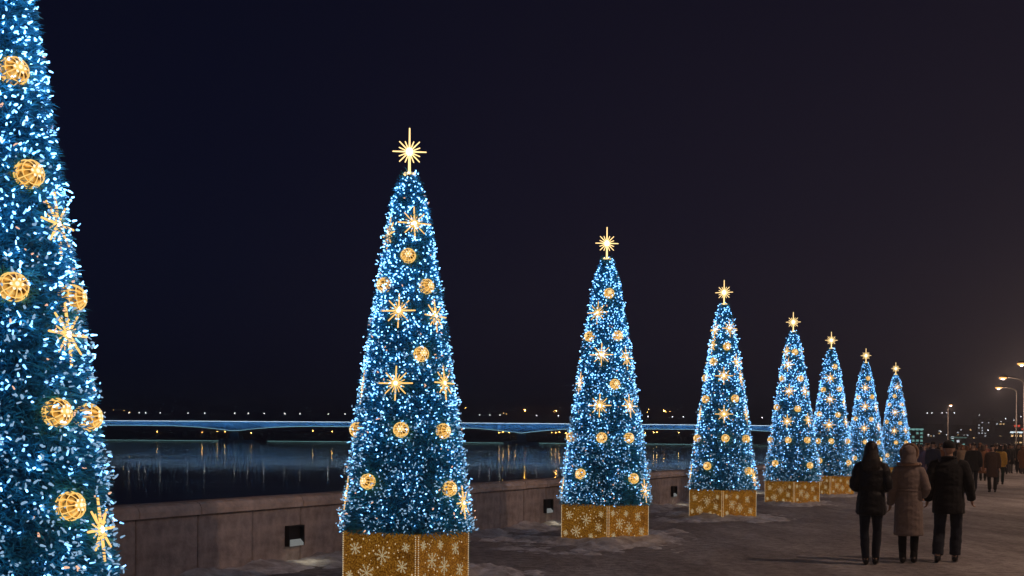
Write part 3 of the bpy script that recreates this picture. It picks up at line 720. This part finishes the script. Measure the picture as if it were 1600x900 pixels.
def body_mb(P):
    b = MB(); w = P.get('w', 1.)
    b.tube([(0, 0, .80), (0, -.012, .90), (0, 0, 1.02), (0, .004, 1.14), (0, .008, 1.28), (0, 0, 1.38), (0, -.01, 1.44), (0, -.005, 1.50), (0, .01, 1.57)],
           [(.11*w, .09), (.165*w, .115), (.142*w, .10), (.135*w, .10), (.165*w, .115), (.165*w, .095), (.09, .065), (.055, .056), (.052, .054)], 14, up=(0, 1, 0))
    head(b, 1.615)
    for s, leg in zip((-1, 1), P['legs']):
        hip, kne, ank = (V3(q) for q in leg[:3]); toe = V3(leg[3]).normalized()
        b.tube([hip + V3((0, 0, .05)), hip, hip.lerp(kne, .5), kne, kne.lerp(ank, .35) + V3((0, -.012, 0)), kne.lerp(ank, .75), ank], [.075, .086, .066, .047, .047, .035, .034], 10)
        b.tube([ank + V3((0, 0, .03)) - toe * .03, ank + V3((0, 0, -.04)) + toe * .03, ank + V3((0, 0, -.055)) + toe * .13, ank + V3((0, 0, -.06)) + toe * .17], [(.036, .04), (.040, .032), (.042, .020), (.03, .014)], 8)
    for s, arm in zip((-1, 1), P['arms']):
        sh, el, wr = (V3(q) for q in arm[:3])
        b.tube([sh + V3((-s * .05, 0, 0)), sh, sh.lerp(el, .5), el, el.lerp(wr, .4), wr], [.055, .054, .044, .036, .035, .024], 10)
        hand(b, wr, (wr - el), V3((-s * .3, 1, 0)) if P.get('swing', 1) else V3((0, 1, 0)), s, P.get('curl', .6))
    return b
def sleeve(mb, arm, r, s, puff=0.):
    sh, el, wr = (V3(q) for q in arm[:3])
    k = 9; pts = []; rr = []
    for i in range(k):
        t = i / (k - 1)
        p = sh.lerp(el, t * 2) if t < .5 else el.lerp(wr, t * 2 - 1)
        pts.append(p); rr.append(r[0] + (r[1] - r[0]) * t + (puff * (1 if i % 2 else -1)))
    pts = [sh + V3((-s * .07, 0, .015))] + pts; rr = [r[0] * 1.02] + rr
    mb.tube(pts, rr, 12)
def shoe(mb, leg, top=.16, r=.05):
    kne, ank = V3(leg[1]), V3(leg[2]); toe = V3(leg[3]).normalized(); up = (kne - ank).normalized()
    mb.tube([ank + up * top, ank + up * top * .5, ank - V3((0, 0, .01))], [r, r * .92, r * .9], 10)
    g = V3((ank.x, ank.y, ank.z - .062))
    mb.tube([g - toe * .075 + V3((0, 0, .03)), g - toe * .03 + V3((0, 0, .035)), g + toe * .06 + V3((0, 0, .032)), g + toe * .14 + V3((0, 0, .022)), g + toe * .185 + V3((0, 0, .016))],
            [(.034, .032), (.043, .045), (.045, .038), (.044, .026), (.026, .016)], 10)
def trousers(mb, P, r=(.100, .068, .058)):
    mb.tube([(0, 0, .78), (0, -.01, .88), (0, 0, 1.0)], [(.12, .10), (.178, .13), (.15, .115)], 14, up=(0, 1, 0))
    for leg in P['legs']:
        hip, kne, ank = (V3(q) for q in leg[:3])
        mb.tube([hip + V3((0, 0, .05)), hip, hip.lerp(kne, .5), kne, kne.lerp(ank, .5), kne.lerp(ank, .93)], [r[0] * .9, r[0], (r[0]+r[1]) / 2, r[1], (r[1]+r[2]) / 2 + .008, r[2] + .004], 12)
CL = {}
def cloth(name, col, rough=.85, **k):
    if name not in CL: CL[name] = mat(name, col, rough, nscale=k.get('ns', 18), namt=.10, bump=.35, bscale=k.get('bs', 120), spec=.25, sheen=k.get('sheen', .15))
    return CL[name]
M_skin = mat('skin', (.46, .29, .21), .55, nscale=30, namt=.1)
def person(name_loc, yaw, P, vox, parts, label, cat='person', group=None, sc=1.):
    bm = solid('person', body_mb(P), vox, M_skin, 3)
    o = link('person', bm, None, name_loc, (0, 0, yaw)); o.scale = (sc, sc, sc)
    tag(o, label, cat, group)
    for nm, mbf, m, wr in parts:
        b = MB(); mbf(b); link(nm, solid(nm, b, max(vox * 1.25, .009), m, 4, wr, seed=yaw * 10), o)
    return o
def mk_legs(stride=.0, sp=.085, lift=0., out=.0):
    """left leg back by stride, right leg forward"""
    L = ((-sp, -.0, .88), (-sp - .01, -.02 - stride * .35 + lift * .1, .485), (-sp - out, -stride, .075 + lift), (-.12, 1, -lift * 3))
    R = ((sp, .0, .88), (sp + .01, .05 + stride * .45, .485), (sp + out, stride * .8, .075), (.12, 1, 0))
    return (L, R)
black = cloth('black_wool', (.012, .012, .014)); denim = cloth('dark_denim', (.018, .022, .035)); leather = mat('black_leather', (.012, .011, .011), .4, bump=.2, bscale=60)
beige = cloth('beige_brown_wool', (.25, .20, .18)); fur = cloth('beige_fur', (.30, .19, .13), .95, bs=60, sheen=.6); hairb = mat('dark_brown_hair', (.018, .011, .008), .45, bump=.5, bscale=90)
padded = cloth('black_padded_nylon', (.010, .010, .013), .5, bs=30)

# --- woman in black padded jacket, arms bent in front
PA = {'legs': mk_legs(.06, .075, 0, -.012), 'arms': (((-.165, 0, 1.37), (-.235, -.04, 1.10), (-.10, .17, 1.04)), ((.165, 0, 1.37), (.235, -.04, 1.10), (.10, .17, 1.04))), 'w': .95}
def a_jacket(b):
    zs = [.70, .74, .84, .95, 1.04, 1.14, 1.24, 1.33, 1.40, 1.45, 1.49]
    rs = [(.195, .15), (.208, .158), (.205, .16), (.188, .148), (.178, .14), (.184, .145), (.195, .15), (.192, .14), (.155, .115), (.095, .085), (.082, .078)]
    rs = [(a + (.006 if i % 2 else -.004), c + (.006 if i % 2 else -.004)) for i, (a, c) in enumerate(rs)]
    b.tube([(0, 0, z) for z in zs], rs, 18, up=(0, 1, 0))
    for s, arm in zip((-1, 1), PA['arms']): sleeve(b, arm, (.080, .055), s, .006)
def a_hair(b):
    b.ball((0, -.015, 1.64), .090, .106, .106, 14, 10); b.tube([(0, -.03, 1.66), (0, -.055, 1.55), (0, -.085, 1.46), (0, -.105, 1.36), (0, -.115, 1.28)], [(.088, .075), (.105, .072), (.130, .062), (.125, .045), (.07, .025)], 14, up=(0, 1, 0))
def a_trs(b): trousers(b, PA, (.100, .062, .048))
def a_boot(b):
    for l in PA['legs']: shoe(b, l, .17, .056)
person((5.06, 9.91 * K, 0), radians(-20), PA, .007, [('jacket', a_jacket, padded, .006), ('hair', a_hair, hairb, .005), ('trousers', a_trs, denim, .004), ('boots', a_boot, leather, 0)],
       'woman in black padded jacket with long dark hair, leftmost of the three in front', sc=1.0)

# --- woman in long beige coat with fur hood
PB = {'legs': mk_legs(.05, .075), 'arms': (((-.165, 0, 1.36), (-.235, -.03, 1.10), (-.262, .07, .86)), ((.165, 0, 1.36), (.255, -.05, 1.11), (.20, .13, 1.0))), 'w': .95, 'curl': .8}
def b_coat(b):
    zs = [.41, .43, .60, .80, .94, 1.06, 1.18, 1.30, 1.39, 1.45, 1.50]
    rs = [(.205, .165), (.212, .17), (.206, .165), (.20, .16), (.192, .155), (.174, .14), (.182, .142), (.192, .14), (.165, .12), (.10, .09), (.085, .08)]
    b.tube([(0, 0, z) for z in zs], rs, 20, up=(0, 1, 0))
    for s, arm in zip((-1, 1), PB['arms']): sleeve(b, arm, (.076, .054), s)
def b_hood(b):
    b.ball((0, -.018, 1.635), .106, .118, .116, 16, 10); b.tube([(0, -.03, 1.60), (0, -.04, 1.52), (0, -.045, 1.47)], [(.10, .10), (.115, .11), (.135, .12)], 14, up=(0, 1, 0))
def b_fur(b):
    pts = [(.118 * cos(t), .060 + .01 * cos(3 * t), 1.635 + .128 * sin(t)) for t in [pi * (-.28 + 1.56 * i / 16) for i in range(17)]]; b.tube(pts, .026, 8)
    pts = [(.155 * cos(t), .01 + .13 * sin(t), 1.465) for t in [2 * pi * i / 18 for i in range(19)]]; b.tube(pts, .030, 8)
def b_belt(b): b.tube([(0, 0, 1.055), (0, 0, 1.095)], [(.182, .148), (.182, .148)], 20, up=(0, 1, 0))
def b_boot(b):
    for l in PB['legs']: shoe(b, l, .40, .060)
def b_trs(b): trousers(b, PB, (.095, .062, .045))
person((5.68, 10.07 * K, 0), radians(-23), PB, .007, [('coat', b_coat, beige, .006), ('hood', b_hood, beige, .004), ('fur_trim', b_fur, fur, .008), ('belt', b_belt, beige, 0), ('trousers', b_trs, black, .003), ('boots', b_boot, leather, 0)],
       'woman in long beige coat and hood, middle of the three in front', sc=.965)

# --- man in black coat and cap, mid-step
PC = {'legs': ((( -.095, 0, .89), (-.115, -.02, .49), (-.135, -.14, .09), (-.15, 1, -.25)), ((.095, 0, .89), (.105, .10, .49), (.085, .10, .075), (.10, 1, 0))),
      'arms': (((-.195, 0, 1.38), (-.262, -.06, 1.12), (-.285, .05, .88)), ((.195, 0, 1.38), (.275, -.03, 1.12), (.30, .10, .90))), 'w': 1.08, 'curl': .9}
def c_coat(b):
    zs = [.70, .72, .82, .95, 1.06, 1.18, 1.30, 1.39, 1.44, 1.485]
    rs = [(.215, .17), (.222, .175), (.22, .172), (.21, .165), (.208, .16), (.22, .162), (.228, .158), (.20, .132), (.12, .10), (.10, .09)]
    b.tube([(0, 0, z) for z in zs], rs, 20, up=(0, 1, 0))
    for s, arm in zip((-1, 1), PC['arms']): sleeve(b, arm, (.088, .060), s)
def c_coll(b):
    pts = [(.094 * cos(t), -.005 + .092 * sin(t), 1.49 - .012 * sin(t)) for t in [2 * pi * i / 18 for i in range(19)]]; b.tube(pts, .022, 8)
def c_cap(b): b.ball((0, -.010, 1.672), .088, .104, .076, 16, 10); b.tube([(0, -.01, 1.632), (0, -.01, 1.672)], [(.088, .104), (.090, .106)], 16, up=(0, 1, 0))
def c_trs(b): trousers(b, PC, (.105, .078, .072))
def c_shoe(b):
    for l in PC['legs']: shoe(b, l, .08, .05)
def c_pocket(b):
    for s in (-1, 1): b.box(s * .13 - .06, -.176, .90, s * .13 + .06, -.160, .925)
person((6.30, 10.15 * K, 0), radians(-24), PC, .007, [('coat', c_coat, black, .007), ('collar', c_coll, black, 0), ('knit_cap', c_cap, black, .002), ('trousers', c_trs, denim, .006), ('shoes', c_shoe, leather, 0)],
       'man in black coat and knit cap, rightmost of the three in front', sc=1.01)

# --- walkers farther on: four prototypes, then copies in other clothes
def proto(kind, st):
    vox = .016
    lg = mk_legs(.17 * st, .085); sw = .14 * st
    P = {'legs': lg, 'arms': (((-.18, 0, 1.37), (-.235, sw * .5 - .03, 1.11), (-.24, sw + .02, .88)), ((.18, 0, 1.37), (.235, -sw * .5 - .03, 1.11), (.24, -sw + .02, .88))), 'w': 1.0}
    hem = {'jacket': .74, 'coat': .55, 'long': .36, 'puffer': .78}[kind]; wd = 1.08 if kind in ('puffer', 'jacket') else 1.0
    def top(b):
        b.tube([(0, 0, z) for z in (hem, hem + .03, .95, 1.08, 1.22, 1.34, 1.41, 1.47)], [(.20*wd, .16), (.208*wd, .165), (.20*wd, .16), (.19*wd, .15), (.20*wd, .152), (.20*wd, .14), (.15, .11), (.09, .085)], 16, up=(0, 1, 0))
        for s, arm in zip((-1, 1), P['arms']): sleeve(b, arm, (.082*wd, .058), s, .004 if kind == 'puffer' else 0)
    def hat(b):
        if kind in ('long', 'puffer'): b.ball((0, -.02, 1.64), .10, .112, .112, 14, 9); b.tube([(0, -.03, 1.6), (0, -.045, 1.46)], [(.09, .09), (.12, .10)], 12, up=(0, 1, 0))
        else: b.ball((0, -.01, 1.67), .088, .104, .078, 14, 9)
    def trs(b): trousers(b, P)
    def sh(b):
        for l in P['legs']: shoe(b, l, .12, .052)
    return P, [('coat', top), ('hood' if kind in ('long', 'puffer') else 'hat', hat), ('trousers', trs), ('boots', sh)]
PROTO = {}
def walker(kind, st, loc, yaw, sc, cols, label, group='people strolling along the promenade'):
    key = (kind, st)
    if key not in PROTO:
        P, parts = proto(kind, st)
        me = solid('person', body_mb(P), .016, M_skin, 2); lst = []
        for nm, f in parts:
            b = MB(); f(b); lst.append((nm, solid(nm, b, .018, black, 3, .006)))
        PROTO[key] = (me, lst)
    me, lst = PROTO[key]
    o = link('person', me, None, loc, (0, 0, yaw)); o.scale = (sc, sc, sc); tag(o, label, 'person', group)
    for (nm, m), c in zip(lst, cols):
        ch = link(nm, m, o); ch.material_slots[0].link = 'OBJECT'; ch.material_slots[0].material = c
    return o
navy = cloth('navy_cloth', (.018, .022, .045)); brown = cloth('dark_brown_cloth', (.06, .036, .028)); yellow = cloth('mustard_yellow_nylon', (.62, .36, .06), .6); rust = cloth('rust_orange_cloth', (.20, .085, .04))
purple = cloth('dull_purple_cloth', (.09, .06, .10)); grey = cloth('grey_cloth', (.10, .095, .10)); green = cloth('dark_green_cloth', (.02, .04, .035)); red = cloth('dull_red_cloth', (.12, .03, .028)); sand = cloth('sand_cloth', (.26, .19, .13))
def pp(px, foot):                       # where someone whose feet show at that height stands
    H = 684 + .0085 * (px - 160); s = (foot - H) / 1.7; return ((px - 800) / s, F / s, 0)
WK = [('jacket', 1, 1521, 769, 0, 1.02, (black, hairb, denim, leather), 'man in a dark jacket and jeans walking just right of the three in front'),
 ('coat', .3, 1551, 770, 180, .985, (brown, black, black, leather), 'person in a knee length dark brown coat and dark hat standing beside the yellow jacket'),
 ('puffer', 1, 1563, 758, 0, .97, (yellow, hairb, green, leather), 'person in a mustard yellow jacket walking behind the one in the dark brown coat'),
 ('long', .3, 1536, 752, 0, .98, (rust, brown, black, leather), 'person in a rust coloured coat between the dark jacket and the dark brown coat'),
 ('jacket', .3, 1458, 762, 0, 1.04, (navy, black, navy, leather), 'person in navy jacket and trousers between the beige coat and the capped man'),
 ('coat', 1, 1444, 752, 180, .97, (purple, grey, grey, leather), 'person in a dull purple coat close behind the woman in the beige coat'),
 ('long', 1, 1504, 748, 180, .97, (sand, rust, brown, leather), 'person in sand coloured coat and rust hood beside the capped man'),
 ('jacket', 1, 1589, 727, 0, 1.0, (black, black, navy, leather), 'left one of the couple in black at the right edge of the promenade'),
 ('coat', 1, 1597, 735, 0, 1.0, (navy, black, black, leather), 'right one of the couple in black, cut by the right edge'),
 ('puffer', .3, 1571, 742, 0, 1.0, (black, hairb, black, leather), 'person in a black puffer jacket right of the yellow jacket'),
 ('jacket', .3, 1541, 738, 180, .98, (red, red, denim, leather), 'person in a dull red jacket and red hat in the middle of the crowd')]
for k, st, px, ft, yw, sc, cols, lb in WK:
    x, y, z = pp(px, ft); walker(k, st, (x, y, z), radians(yw) - atan2(x, y) + random.uniform(-.15, .15), sc, cols, lb)
random.seed(77)
kinds = [('jacket', 1), ('coat', .3), ('long', 1), ('puffer', 1), ('jacket', .3), ('coat', 1), ('long', .3), ('puffer', .3)]
crowd_l = {'d': 'dark clad person in the far crowd under the street lamps', 'w': 'warmly coloured coat in the far crowd under the street lamps', 'g': 'grey or purple clad person in the far crowd left of the lamps'}
for i in range(115):
    px = random.choice((random.uniform(1428, 1500), random.uniform(1490, 1598))); ft = random.uniform(716, 742)
    if px < 1470: ft = random.uniform(724, 742)
    x, y, z = pp(px, ft); k, st = random.choice(kinds)
    c, key = random.choice([(black, 'd'), (navy, 'd'), (black, 'd'), (brown, 'w'), (rust, 'w'), (red, 'w')]) if px > 1470 else random.choice([(purple, 'g'), (grey, 'g'), (navy, 'd'), (black, 'd')])
    walker(k, st, (x, y, 0), random.choice((0, pi)) - atan2(x, y) + random.uniform(-.4, .4), random.uniform(.92, 1.05), (c, random.choice((hairb, black, c, grey, rust)), random.choice((black, denim, grey)), leather),
        'far off person in ' + {'black_wool': 'black', 'navy_cloth': 'navy', 'dark_brown_cloth': 'dark brown', 'rust_orange_cloth': 'rust', 'dull_red_cloth': 'dull red', 'dull_purple_cloth': 'dull purple', 'grey_cloth': 'grey'}[c.name] + ' ' + {'jacket': 'jacket', 'coat': 'knee length coat', 'long': 'long hooded coat', 'puffer': 'hooded puffer jacket'}[k] + ', ' +
        ('behind the beige coat' if px < 1450 else 'behind the capped man' if px < 1500 else 'left of the yellow jacket' if px < 1560 else 'right of the yellow jacket'), 'far crowd on the promenade')
bpy.context.view_layer.update()

# ------------------------------------------------------------------ air
hb = MB(); hb.box(-5100, -240, -7.5, 5100, 5300, 75)
hm = bpy.data.materials.new('haze'); hm.use_nodes = True; hn = hm.node_tree; hn.nodes.clear()
ho = hn.nodes.new('ShaderNodeOutputMaterial'); hv = hn.nodes.new('ShaderNodeVolumePrincipled'); hv.inputs['Color'].default_value = (.85, .88, .92, 1); hv.inputs['Density'].default_value = .001; hv.inputs['Anisotropy'].default_value = .35
hn.links.new(hv.outputs[0], ho.inputs['Volume'])
tag(link('haze', hb.mesh('haze', hm)), kind='stuff')
